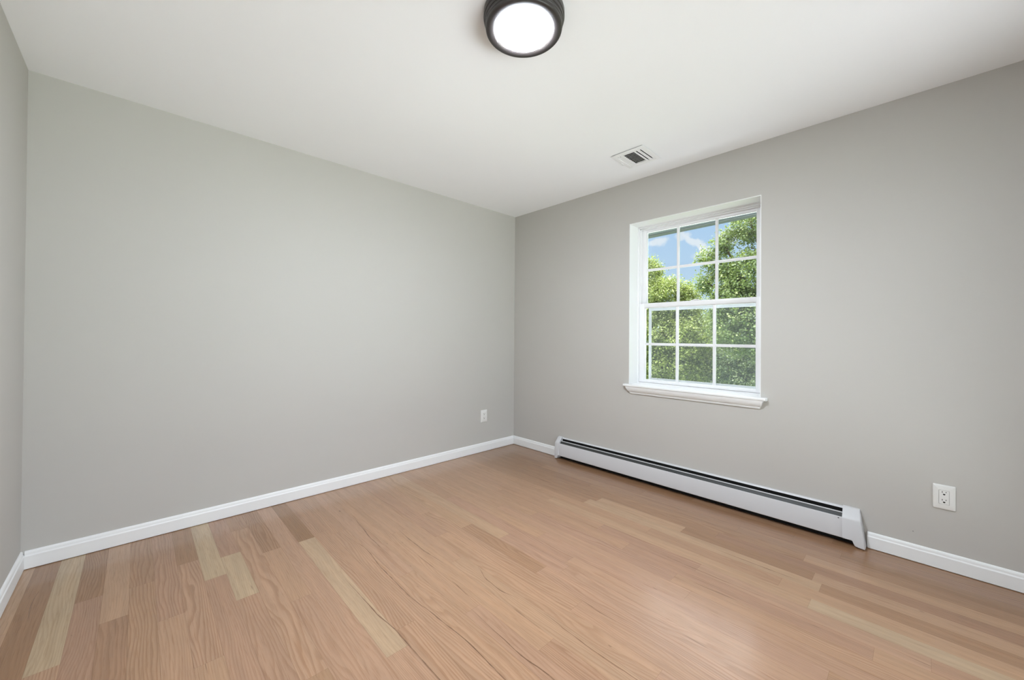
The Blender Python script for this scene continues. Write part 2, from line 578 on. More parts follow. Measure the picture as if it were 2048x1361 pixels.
# ------------------------------------------------------------------ oak strip floor
def build_floor():
    rnd = random.Random(11)
    PW = 0.0838
    y_first = -3.277
    rows = []
    k = -1
    while True:
        ya = y_first + PW * k
        yb = ya + PW
        if ya >= 0:
            break
        rows.append((k, max(ya, RY), min(yb, 0.0)))
        k += 1
    # ends of boards read from the photo: row -> list of (x_end, tone, hue) ; tone of the board that ENDS there
    T = {
        -1: [(0.60, .62, .1)],
        0: [(3.2, .18, .1)],
        1: [(0.949, .98, .0)],
        2: [(0.530, .22, .1), (1.9, .30, .7)],
        3: [(0.772, .58, .2), (2.1, .22, .4)],
        4: [(0.548, .30, .2), (1.75, .36, .1)],
        5: [(0.912, .34, .6), (1.9, .46, .2)],
        6: [(0.468, .20, .1), (1.289, .44, .4), (2.3, .52, .1)],
        7: [(0.711, .88, .0), (1.95, .34, .6)],
        8: [(0.525, .28, .8), (0.974, .80, .0), (2.2, .36, .5)],
        9: [(0.245, .24, .3), (1.60, .48, .3)],
        10: [(0.624, .24, .2), (1.144, .42, .2), (2.5, .38, .5)],
        11: [(1.85, .42, .5)],
        12: [(0.632, .16, .0), (1.7, .74, .1)],
        13: [(0.599, .36, .4), (1.603, .42, .3), (2.6, .40, .3)],
        14: [(0.666, .40, .3), (2.4, .46, .3)],
        15: [(1.30, .44, .5), (2.3, .44, .2)],
        16: [(1.712, .52, .2), (2.9, .40, .6)],
        17: [(0.9, .44, .3), (2.05, .50, .1)],
        18: [(1.37, .42, .3), (2.7, .60, .2)],
        19: [(1.1, .40, .6), (2.4, .50, .2)],
        20: [(0.8, .46, .3), (2.0, .48, .3)],
        21: [(1.118, .58, .0), (1.723, .26, .3), (2.9, .48, .6)],
        22: [(1.363, .64, .1), (1.80, .42, .9), (3.0, .46, .6)],
        23: [(0.7, .40, .3), (1.767, .42, .9), (2.9, .50, .5)],
        24: [(1.5, .48, .2), (2.8, .44, .8)],
        25: [(1.05, .44, .3), (2.3, .50, .6)],
        26: [(1.291, .56, .3), (2.2, .36, .9), (3.1, .46, .3)],
        27: [(0.85, .44, .3), (1.9, .50, .4), (2.9, .34, .8)],
        28: [(1.678, .48, .4), (2.25, .30, .9)],
        29: [(1.2, .40, .3), (2.685, .60, .1)],
        30: [(0.8, .44, .2), (1.9, .50, .2), (2.561, .36, .3)],
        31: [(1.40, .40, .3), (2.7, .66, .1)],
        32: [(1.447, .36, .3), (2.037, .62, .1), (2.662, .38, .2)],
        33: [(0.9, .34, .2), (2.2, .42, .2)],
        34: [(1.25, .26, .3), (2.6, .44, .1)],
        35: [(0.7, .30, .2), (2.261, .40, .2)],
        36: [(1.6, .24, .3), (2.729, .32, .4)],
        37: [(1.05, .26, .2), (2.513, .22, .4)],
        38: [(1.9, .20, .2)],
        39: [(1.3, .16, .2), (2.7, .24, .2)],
    }
    verts, faces, cols, mids = [], [], [], []
    GAP = 0.00022
    def quad(x0, y0, x1, y1, z, col, mi=0):
        i = len(verts)
        verts.extend([(x0, y0, z), (x1, y0, z), (x1, y1, z), (x0, y1, z)])
        faces.append((i, i + 1, i + 2, i + 3))
        cols.extend([col] * 4)
        mids.append(mi)
    for k, ya, yb in rows:
        x = 0.0
        lst = list(T.get(k, []))
        while x < RX:
            if lst:
                xe, tone, hue = lst.pop(0)
            else:
                xe = x + rnd.uniform(0.55, 1.7)
                tone, hue = rnd.uniform(.25, .62), rnd.uniform(0, .7)
                if rnd.random() < 0.1:
                    tone = .85
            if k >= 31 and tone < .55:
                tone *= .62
            tone = min(.86, max(.10, .43 + (tone - .43) * 1.1))
            xe = min(xe, RX)
            if RX - xe < 0.15:
                xe = RX
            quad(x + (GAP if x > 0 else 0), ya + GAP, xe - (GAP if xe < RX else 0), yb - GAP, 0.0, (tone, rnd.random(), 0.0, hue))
            x = xe
    # dark gap bed just below and solid slab sides
    quad(0, RY, RX, 0, -0.0012, (0, 0, 0, 0), 1)
    # long dark mineral lines that run with the grain in the middle of the room
    S = [[(0.686, -2.060), (0.959, -2.026), (1.197, -2.044), (1.461, -2.047), (1.656, -2.030), (1.847, -2.016), (2.048, -2.024), (2.3, -2.02)],
         [(1.143, -2.208), (1.283, -2.204), (1.44, -2.201), (1.618, -2.186), (1.868, -2.184), (2.1, -2.18)],
         [(0.864, -1.799), (1.02, -1.806), (1.159, -1.808), (1.373, -1.796)],
         [(1.185, -1.856), (1.368, -1.853)],
         [(1.496, -1.848), (1.642, -1.856)],
         [(1.493, -1.690), (1.60, -1.722), (1.70, -1.728), (1.8, -1.708)],
         [(1.70, -1.900), (1.899, -1.909), (2.019, -1.914), (2.145, -1.905), (2.4, -1.90)],
         [(1.932, -1.692), (2.07, -1.701), (2.181, -1.706), (2.5, -1.70)],
         [(1.989, -1.511), (2.045, -1.516), (2.094, -1.519), (2.167, -1.515)],
         [(0.515, -1.925), (0.70, -1.945), (0.865, -1.960), (1.106, -1.964)],
         [(0.997, -0.637), (1.09, -0.641), (1.178, -0.643)],
         [(1.24, -0.552), (1.33, -0.546), (1.421, -0.544)],
         [(1.15, -3.225), (1.35, -3.232), (1.6, -3.228)],
         [(0.30, -3.235), (0.42, -3.240), (0.55, -3.232)],
         [(2.20, -0.640), (2.45, -0.645), (2.66, -0.643)],
         [(2.0, -0.905), (2.3, -0.910), (2.55, -0.906)]]
    srnd = random.Random(5)
    for s in S:
        pts = []
        for (xa, ya), (xb, yb) in zip(s[:-1], s[1:]):
            n = max(2, int(abs(xb - xa) / 0.025))
            for q in range(n):
                tt = q / n
                pts.append((xa + (xb - xa) * tt, ya + (yb - ya) * (tt * tt * (3 - 2 * tt)) + srnd.uniform(-.0008, .0008)))
        pts.append(s[-1])
        L = len(pts)
        w = [0.0021 * min(1.0, 0.15 + 3.0 * min(i, L - 1 - i) / L) * (0.55 + 0.75 * srnd.random()) for i in range(L)]
        base = len(verts)
        for (xa, ya), ww in zip(pts, w):
            verts.extend([(xa, ya - ww, 0.0002), (xa, ya + ww, 0.0002)])
        for i in range(L - 1):
            faces.append((base + 2 * i, base + 2 * i + 2, base + 2 * i + 3, base + 2 * i + 1))
            cc = (0.3, 0.5, 0.55 + 0.4 * srnd.random(), 0.1)
            cols.extend([cc] * 4)
            mids.append(0)
    # underside slab
    i = len(verts)
    x0, x1, y0, y1, zt, zb = -WT, RX + WT, RY - WT, WT, -0.004, -0.2
    verts.extend([(x0, y0, zb), (x1, y0, zb), (x1, y1, zb), (x0, y1, zb), (x0, y0, zt), (x1, y0, zt), (x1, y1, zt), (x0, y1, zt)])
    for q in ((0, 3, 2, 1), (4, 5, 6, 7), (0, 1, 5, 4), (1, 2, 6, 5), (2, 3, 7, 6), (3, 0, 4, 7)):
        faces.append(tuple(i + c for c in q))
        cols.extend([(0, 0, 0, 0)] * 4)
        mids.append(1)
    me = bpy.data.meshes.new('floor')
    me.from_pydata(verts, [], faces)
    at = me.color_attributes.new('plank', 'FLOAT_COLOR', 'CORNER')
    at.data.foreach_set('color', np.array(cols, dtype=np.float32).ravel())
    me.materials.append(MATS['oak_floor'])
    me.materials.append(MATS['floor_gap'])
    me.polygons.foreach_set('material_index', mids)
    me.update()
    o = bpy.data.objects.new('floor', me)
    COL.objects.link(o)
    o['kind'] = 'structure'
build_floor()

# ------------------------------------------------------------------ baseboards
BH, BT = 0.0882, 0.013
def bb_profile(sign=1, lift=0.0022):
    # (distance from wall, z)
    return [(0.0, 0.0), (0.004, 0.0), (0.004, lift), (BT - .0015, lift), (BT, lift + .0015), (BT, 0.064), (0.0118, 0.0665), (0.0100, 0.0690), (0.0092, 0.0735),
            (0.0085, 0.079), (0.0062, 0.0845), (0.0035, 0.0872), (0.0, BH)]
def baseboard(name, axis, wall, a, b, inward):
    bm = bmesh.new()
    prof = [(wall + inward * d, z) for d, z in bb_profile()]
    sweep(bm, prof, a, b, axis)
    o = obj(name, bm, 'trim_paint', kind='structure')
    return o
baseboard('baseboard_west', 'y', 0.0, RY + BT, -BT, 1)
baseboard('baseboard_north_left', 'x', 0.0, 0.0, 0.6255, -1)
baseboard('baseboard_north_right', 'x', 0.0, 2.8185, RX, -1)
baseboard('baseboard_south', 'x', RY, 0.0, RX, 1)
baseboard('baseboard_east', 'y', RX, RY + BT, -BT, -1)

# ------------------------------------------------------------------ the window in the north wall
win = thing('window_1', None, None, ((OX0 + OX1) / 2, 0.0, 0.768), kind='structure')
# jamb liner: white painted returns, top, left and right
bm = bmesh.new()
box(bm, (OX0 - LN, -0.0006, 0.7465), (OX0, 0.131, OZ1))
box(bm, (OX1, -0.0006, 0.7465), (OX1 + LN, 0.131, OZ1))
box(bm, (OX0 - LN, -0.0006, OZ1), (OX1 + LN, 0.131, OZ1 + LN))
obj('jamb_liner', bm, 'trim_paint', win)
# vinyl frame: stepped
bm = bmesh.new()
FX0, FX1 = OX0 - LN, OX1 + LN
FZ0, FZ1 = 0.747, OZ1 + LN
def frame_ring(bm, x0, x1, z0, z1, w, y0, y1, bev=0.0015, wb=None, wt=None):
    wb = w if wb is None else wb
    wt = w if wt is None else wt
    box(bm, (x0, y0, z0), (x0 + w, y1, z1), bev, 1)
    box(bm, (x1 - w, y0, z0), (x1, y1, z1), bev, 1)
    box(bm, (x0 + w - .001, y0, z1 - wt), (x1 - w + .001, y1, z1), bev, 1)
    box(bm, (x0 + w - .001, y0, z0), (x1 - w + .001, y1, z0 + wb), bev, 1)
frame_ring(bm, OX0 - .003, OX1 + .003, FZ0, OZ1 + .003, 0.0135, 0.131, 0.172, wb=0.028, wt=0.016)
frame_ring(bm, OX0 - .003, OX1 + .003, FZ0, OZ1 + .003, 0.0235, 0.172, 0.206, wb=0.030, wt=0.026)
# parting stop seen beside the upper sash and at the head
box(bm, (OX0 + .0105, 0.150, 1.425), (OX0 + .020, 0.174, OZ1 - .012), 0.0012, 1)
box(bm, (OX1 - .020, 0.150, 1.425), (OX1 - .0105, 0.174, OZ1 - .012), 0.0012, 1)
box(bm, (OX0 + .0105, 0.150, OZ1 - .021), (OX1 - .0105, 0.174, OZ1 - .012), 0.0012, 1)
obj('window_frame', bm, 'vinyl', win)

def sash(name, x0, x1, z0, z1, y0, y1, wl, wr, wb, wt, yg, vx, hz, mw, bead):
    bm = bmesh.new()
    box(bm, (x0, y0, z0), (x0 + wl, y1, z1), 0.003, 2)
    box(bm, (x1 - wr, y0, z0), (x1, y1, z1), 0.003, 2)
    box(bm, (x0 + wl - .003, y0, z1 - wt), (x1 - wr + .003, y1, z1), 0.003, 2)
    box(bm, (x0 + wl - .003, y0, z0), (x1 - wr + .003, y1, z0 + wb), 0.003, 2)
    # glazing bead step
    gx0, gx1, gz0, gz1 = x0 + wl, x1 - wr, z0 + wb, z1 - wt
    frame_ring(bm, gx0 - .002, gx1 + .002, gz0 - .002, gz1 + .002, bead + .002, yg - .010, yg + .010, 0.002)
    s = obj(name, bm, 'vinyl', win)
    auto_smooth(s, 40)
    bm = bmesh.new()
    box(bm, (gx0 + .001, yg - .002, gz0 + .001), (gx1 - .001, yg + .002, gz1 - .001))
    obj('pane', bm, 'window_glass', s)
    bm = bmesh.new()
    gi0, gi1, hi0, hi1 = gx0 + bead, gx1 - bead, gz0 + bead, gz1 - bead
    for vxx in vx:
        box(bm, (vxx - mw / 2, yg - .0075, hi0 - .001), (vxx + mw / 2, yg + .0075, hi1 + .001), 0.0025, 2)
    box(bm, (gi0 - .001, yg - .007, hz - mw / 2), (gi1 + .001, yg + .007, hz + mw / 2), 0.0025, 2)
    g = obj('grille', bm, 'vinyl', s)
    auto_smooth(g, 50)
    return s
# upper sash behind, lower sash in front
up = sash('sash', OX0 + .0205, OX1 - .0205, 1.401, OZ1 - .022, 0.1745, 0.203, 0.034, 0.043, 0.036, 0.020, 0.190, (1.684, 1.972), 1.721, 0.020, 0.0045)
lo = sash('sash', OX0 + .0110, OX1 - .0110, 0.777, 1.4375, 0.1385, 0.171, 0.046, 0.048, 0.020, 0.036, 0.158, (1.692, 1.968), 1.0965, 0.021, 0.0045)
# latch on the meeting rail
bm = bmesh.new()
box(bm, (1.800, 0.146, 1.4375), (1.862, 0.170, 1.4445), 0.002, 2)
box(bm, (1.822, 0.136, 1.4415), (1.860, 0.152, 1.4475), 0.002, 2)
obj('sash_lock', bm, 'vinyl', lo)
# half insect screen outside the lower sash
bm = bmesh.new()
frame_ring(bm, 1.4265, 2.252, 0.790, 1.4000, 0.022, 0.208, 0.216, 0.0015)
isc = obj('insect_screen', bm, 'screen_frame', win)
bm = bmesh.new()
box(bm, (1.440, 0.2115, 0.804), (2.238, 0.2122, 1.386))
obj('screen_mesh', bm, 'screen_mesh', isc)

# stool and its crown-shaped apron, with tapering ends
def stool():
    # (y, z, x_left, x_right)
    bm = bmesh.new()
    # stool board: inside the reveal + nosing with horns
    prof = [(-0.0005, 0.768), (-0.036, 0.768), (-0.0402, 0.7665), (-0.0420, 0.7628), (-0.0420, 0.7560), (-0.0405, 0.7522), (-0.0375, 0.7505), (-0.0005, 0.7505)]
    xl = {0.768: 1.3265}
    A, B = [], []
    for i, (y, z) in enumerate(prof):
        o_ = 0.0
        if -0.041 > y: o_ = 0.0
        A.append(bm.verts.new((1.3265 + (0.003 if 2 <= i <= 5 else 0.0), y, z)))
        B.append(bm.verts.new((2.3430 - (0.003 if 2 <= i <= 5 else 0.0), y, z)))
    n = len(prof)
    for i in range(n):
        bm.faces.new((A[i], A[(i + 1) % n], B[(i + 1) % n], B[i]))
    bm.faces.new(A[::-1]); bm.faces.new(B)
    # board within the opening
    box(bm, (OX0 + .0002, -0.002, 0.7475), (OX1 - .0002, 0.1315, 0.768))
    s = obj('window_stool', bm, 'trim_paint', win)
    auto_smooth(s, 30)
    bm = bmesh.new()
    cr = [(-0.0002, 0.7502, 1.347, 2.324), (-0.0372, 0.7502, 1.347, 2.324), (-0.0368, 0.7455, 1.349, 2.322), (-0.0335, 0.7330, 1.354, 2.319), (-0.0270, 0.7190, 1.362, 2.314),
          (-0.0190, 0.7095, 1.370, 2.308), (-0.0135, 0.7050, 1.374, 2.304), (-0.0135, 0.7015, 1.374, 2.304), (-0.0110, 0.6990, 1.377, 2.302), (-0.0105, 0.6945, 1.3785, 2.301), (-0.0002, 0.6935, 1.3785, 2.301)]
    A = [bm.verts.new((c[2], c[0], c[1])) for c in cr]
    B = [bm.verts.new((c[3], c[0], c[1])) for c in cr]
    n = len(cr)
    for i in range(n):
        bm.faces.new((A[i], A[(i + 1) % n], B[(i + 1) % n], B[i]))
    bm.faces.new(A[::-1]); bm.faces.new(B)
    a_ = obj('window_apron', bm, 'trim_paint', win)
    auto_smooth(a_, 30)
stool()

# ------------------------------------------------------------------ window added in the unseen east wall to let fill light in
added_win = thing('added_window', None, None, (RX, (EY0 + EY1) / 2, EZ0), kind='structure')
bm = bmesh.new()
def yring(bm, y0, y1, z0, z1, w, x0, x1):
    box(bm, (x0, y0, z0), (x1, y0 + w, z1), .002, 1)
    box(bm, (x0, y1 - w, z0), (x1, y1, z1), .002, 1)
    box(bm, (x0, y0 + w - .001, z1 - w), (x1, y1 - w + .001, z1), .002, 1)
    box(bm, (x0, y0 + w - .001, z0), (x1, y1 - w + .001, z0 + w), .002, 1)
yring(bm, EY0, EY1, EZ0, EZ1, 0.045, RX + .09, RX + .17)
box(bm, (RX + .09, (EY0 + EY1) / 2 - .03, EZ0 + .04), (RX + .17, (EY0 + EY1) / 2 + .03, EZ1 - .04), .002, 1)
obj('window_frame', bm, 'vinyl', added_win)
bm = bmesh.new()
box(bm, (RX + .128, EY0 + .04, EZ0 + .04), (RX + .132, EY1 - .04, EZ1 - .04))
obj('pane', bm, 'window_glass', added_win)

# ------------------------------------------------------------------ ceiling light
def ceiling_light():
    cx, cy = 1.9235, -1.8255
    t = thing('ceiling_light', 'round flush ceiling lamp with dark bronze stepped rim and glowing white diffuser', 'ceiling light', (cx, cy, H))
    z = lambda d: H - d
    prof = [(0.0, z(0)), (0.1570, z(0)), (0.1600, z(0.0030)), (0.1608, z(0.0060)), (0.1608, z(0.0240)), (0.1602, z(0.0265)), (0.1585, z(0.0280)), (0.1572, z(0.0285)), (0.1570, z(0.0380)), (0.1563, z(0.0400)),
            (0.1548, z(0.0412)), (0.1536, z(0.0416)), (0.1534, z(0.0510)), (0.1534, z(0.0530)), (0.1526, z(0.0540)), (0.1521, z(0.0544)), (0.1520, z(0.0625)), (0.1512, z(0.0655)), (0.1490, z(0.0678)), (0.1450, z(0.0690)),
            (0.1360, z(0.0692)), (0.1250, z(0.0685)), (0.1180, z(0.0668)), (0.1150, z(0.0655)), (0.1144, z(0.058)), (0.0, z(0.058))]
    bm = bmesh.new()
    lathe(bm, prof, cx, cy, 128)
    h = obj('housing', bm, 'bronze', t)
    auto_smooth(h, 32)
    bm = bmesh.new()
    R = 0.1140
    dp = [(R, z(0.0585)), (R, z(0.0665))]
    for k in range(1, 9):
        a = k / 8
        dp.append((R * math.cos(a * math.pi / 2) if k < 8 else 0.0, z(0.0665 + 0.0125 * math.sin(a * math.pi / 2))))
    lathe(bm, dp, cx, cy, 96)
    obj('diffuser', bm, 'lamp_diffuser', t, smooth=True)
ceiling_light()

# ------------------------------------------------------------------ ceiling vent (three-way register)
def ceiling_vent():
    x0, x1, y0, y1 = 1.497, 1.742, -0.512, -0.2405
    t = thing('ceiling_vent', 'white metal air register with dark louvres in the ceiling by the window wall', 'air vent', ((x0 + x1) / 2, (y0 + y1) / 2, H))
    # face plate: a ring with a raised inner pan
    ox0, ox1, oy0, oy1 = VX0 + .003, VX1 - .003, VY0 + .003, VY1 - .003
    bm = bmesh.new()
    def ring(x0, x1, y0, y1, z):
        return [bm.verts.new(p) for p in ((x0, y0, z), (x1, y0, z), (x1, y1, z), (x0, y1, z))]
    loops = [ring(x0 + .009, x1 - .009, y0 + .009, y1 - .009, H - .0004), ring(x0 + .009, x1 - .009, y0 + .009, y1 - .009, H - .0050), ring(x0, x1, y0, y1, H - .0050), ring(x0, x1, y0, y1, H - .0060), ring(x0 + .012, x1 - .012, y0 + .012, y1 - .012, H - .0072),
             ring(ox0 - .002, ox1 + .002, oy0 - .002, oy1 + .002, H - .0072), ring(ox0, ox1, oy0, oy1, H - .004), ring(ox0, ox1, oy0, oy1, H - .0004)]
    for a, b in zip(loops, loops[1:] + loops[:1]):
        for k in range(4):
            bm.faces.new((a[k], a[(k + 1) % 4], b[(k + 1) % 4], b[k]))
    p = obj('face_plate', bm, 'vent_enamel', t)
    # bars between the banks
    ya, yb = oy0 + .011, oy1 - .012
    bm = bmesh.new()
    zf = H - .0055
    box(bm, (1.5665, oy0, zf), (1.5735, oy1, zf + .0015))
    box(bm, (1.6520, oy0, zf), (1.6655, oy1, zf + .0015))
    for yy0, yy1 in ((oy0, ya), (yb, oy1)):
        box(bm, (ox0, yy0, zf + .0002), (ox1, yy1, H + .003))
    obj('divider', bm, 'vent_enamel', t)
    # centre bank: nine blades along x, raked so that the dark duct shows between them
    n = 9
    for k in range(n):
        yc = ya + (yb - ya) * (k + 0.5) / n
        bm = bmesh.new()
        pr = [(yc - .0042, H - .0046), (yc + .0058, H + .0050), (yc + .0066, H + .0044), (yc - .0030, H - .0050)]
        sweep(bm, pr, 1.5730, 1.6525, 'x')
        obj('louver', bm, 'vent_enamel', t)
    # right bank: two open slots beside broad blades along y
    for xa_, xb_ in ((1.6740, 1.6950), (1.7032, ox1)):
        bm = bmesh.new()
        box(bm, (xa_, ya - .002, zf + .0004), (xb_, yb + .002, zf + .0018))
        obj('louver', bm, 'vent_enamel', t)
    # left bank: blades turned shut, only two pin holes stay open at their ends
    bm = bmesh.new()
    for xa_, xb_ in ((ox0, 1.5255), (1.5325, 1.5450), (1.5520, 1.5670)):
        box(bm, (xa_, ya - .002, zf + .0004), (xb_, ya + .0072, zf + .0018))
    obj('louver', bm, 'vent_enamel', t)
    for xa_, xb_ in ((ox0, 1.5370), (1.5374, 1.5520), (1.5524, 1.5670)):
        bm = bmesh.new()
        box(bm, (xa_, ya + .007, zf + .0002), (xb_, yb + .002, zf + .0016), .0004, 1)
        obj('louver', bm, 'vent_enamel', t)
    # damper lever, a bent wire
    bm = bmesh.new()
    tube(bm, [(1.507, -0.386, H - .005), (1.507, -0.386, H - .012), (1.512, -0.384, H - .016), (1.514, -0.372, H - .018), (1.510, -0.360, H - .019), (1.503, -0.352, H - .018)], 0.0022, 8)
    obj('lever', bm, 'vent_enamel', t, smooth=True)
    for sx, sy in ((1.5110, -0.4660), (1.7300, -0.300)):
        bm = bmesh.new()
        lathe(bm, [(0.0, H - .0078), (.003, H - .0074), (.0042, H - .0060), (.0042, H - .005), (0, H - .005)], sx, sy, 16)
        obj('screw', bm, 'vent_enamel', t, smooth=True)
ceiling_vent()

# ------------------------------------------------------------------ outlets
def outlet(name, label, cx, cz, wall):
    """decorator duplex receptacle; wall 'n' = on y=0 facing -y, 'w' = on x=0 facing +x"""
    if wall == 'n':
        M = Matrix(((1, 0, 0, cx), (0, -1, 0, 0), (0, 0, 1, cz), (0, 0, 0, 1)))   # local (u, out, z)
        loc = (cx, 0, cz)
    else:
        M = Matrix(((0, 1, 0, 0), (1, 0, 0, cx), (0, 0, 1, cz), (0, 0, 0, 1)))
        loc = (0, cx, cz)
    t = thing(name, label, 'power outlet', loc)
    pw, ph = 0.078, 0.1215
    dw, dh = 0.0345, 0.0672
    bm = bmesh.new()
    def loop(w, h, d, r=0.0, n=4):
        pts = []
        for (sx, sz, a0) in ((1, 1, 0), (-1, 1, 90), (-1, -1, 180), (1, -1, 270)):
            for k in range(n + 1):
                a = math.radians(a0 + 90 * k / n)
                pts.append(bm.verts.new(((w / 2 - r) * sx + r * math.cos(a), d, (h / 2 - r) * sz + r * math.sin(a))))
        return pts
    L = [loop(pw, ph, .0002, .004), loop(pw, ph, .0025, .004), loop(pw - .003, ph - .003, .0052, .004), loop(pw - .009, ph - .009, .0066, .003), loop(dw + .0022, dh + .0022, .0068, .002), loop(dw + .0012, dh + .0012, .0055, .0015), loop(dw + .0012, dh + .0012, .001, .0015)]
    for a, b in zip(L[:-1], L[1:]):
        n = len(a)
        for k in range(n):
            bm.faces.new((a[k], a[(k + 1) % n], b[(k + 1) % n], b[k]))
    bm.transform(M)
    o = obj('cover_plate', bm, 'outlet_plastic', t)
    auto_smooth(o, 40)
    bm = bmesh.new()
    box(bm, (-dw / 2, .0010, -dh / 2), (dw / 2, .0074, dh / 2), 0.0009, 2)
    for s in (1, -1):
        zc = s * 0.0195 + 0.003
        fz = .0074
        box(bm, (-.0075, fz - .001, zc - .0005), (-.0052, fz + .00015, zc + .0068), mi=1)
        box(bm, (.0052, fz - .001, zc + .0008), (.0075, fz + .00015, zc + .0068), mi=1)
        # ground hole: half round
        pts = [(0.0042 * math.cos(a), 0.0042 * math.sin(a)) for a in [math.pi + math.pi * k / 8 for k in range(9)]]
        pts = [(-.0042, .0026)] + pts[0:] + [(.0042, .0026)]
        A = [bm.verts.new((px, fz + .00015, zc - .0075 + pz)) for px, pz in pts]
        B = [bm.verts.new((px, fz - .001, zc - .0075 + pz)) for px, pz in pts]
        f = bm.faces.new(A); f.material_index = 1
        for k in range(len(A)):
            f = bm.faces.new((A[k], A[(k + 1) % len(A)], B[(k + 1) % len(A)], B[k])); f.material_index = 1
    bm.transform(M)
    obj('receptacle', bm, ['outlet_plastic', 'slot_dark'], t)
    for s in (1, -1):
        bm = bmesh.new()
        zc = s * 0.0484
        n = 14
        c0 = [bm.verts.new((.0030 * math.cos(2 * math.pi * k / n), .0066, zc + .0030 * math.sin(2 * math.pi * k / n))) for k in range(n)]
        c1 = [bm.verts.new((.0027 * math.cos(2 * math.pi * k / n), .0075, zc + .0027 * math.sin(2 * math.pi * k / n))) for k in range(n)]
        for k in range(n):
            bm.faces.new((c0[k], c0[(k + 1) % n], c1[(k + 1) % n], c1[k]))
        bm.faces.new(c1)
        bm.transform(M)
        obj('screw', bm, 'outlet_plastic', t)
    return t
outlet('wall_outlet', 'white double power outlet on the window wall to the right of the heater', 3.1030, 0.3620, 'n')
outlet('wall_outlet', 'small white power outlet low on the left wall near the corner', -0.4185, 0.3530, 'w')

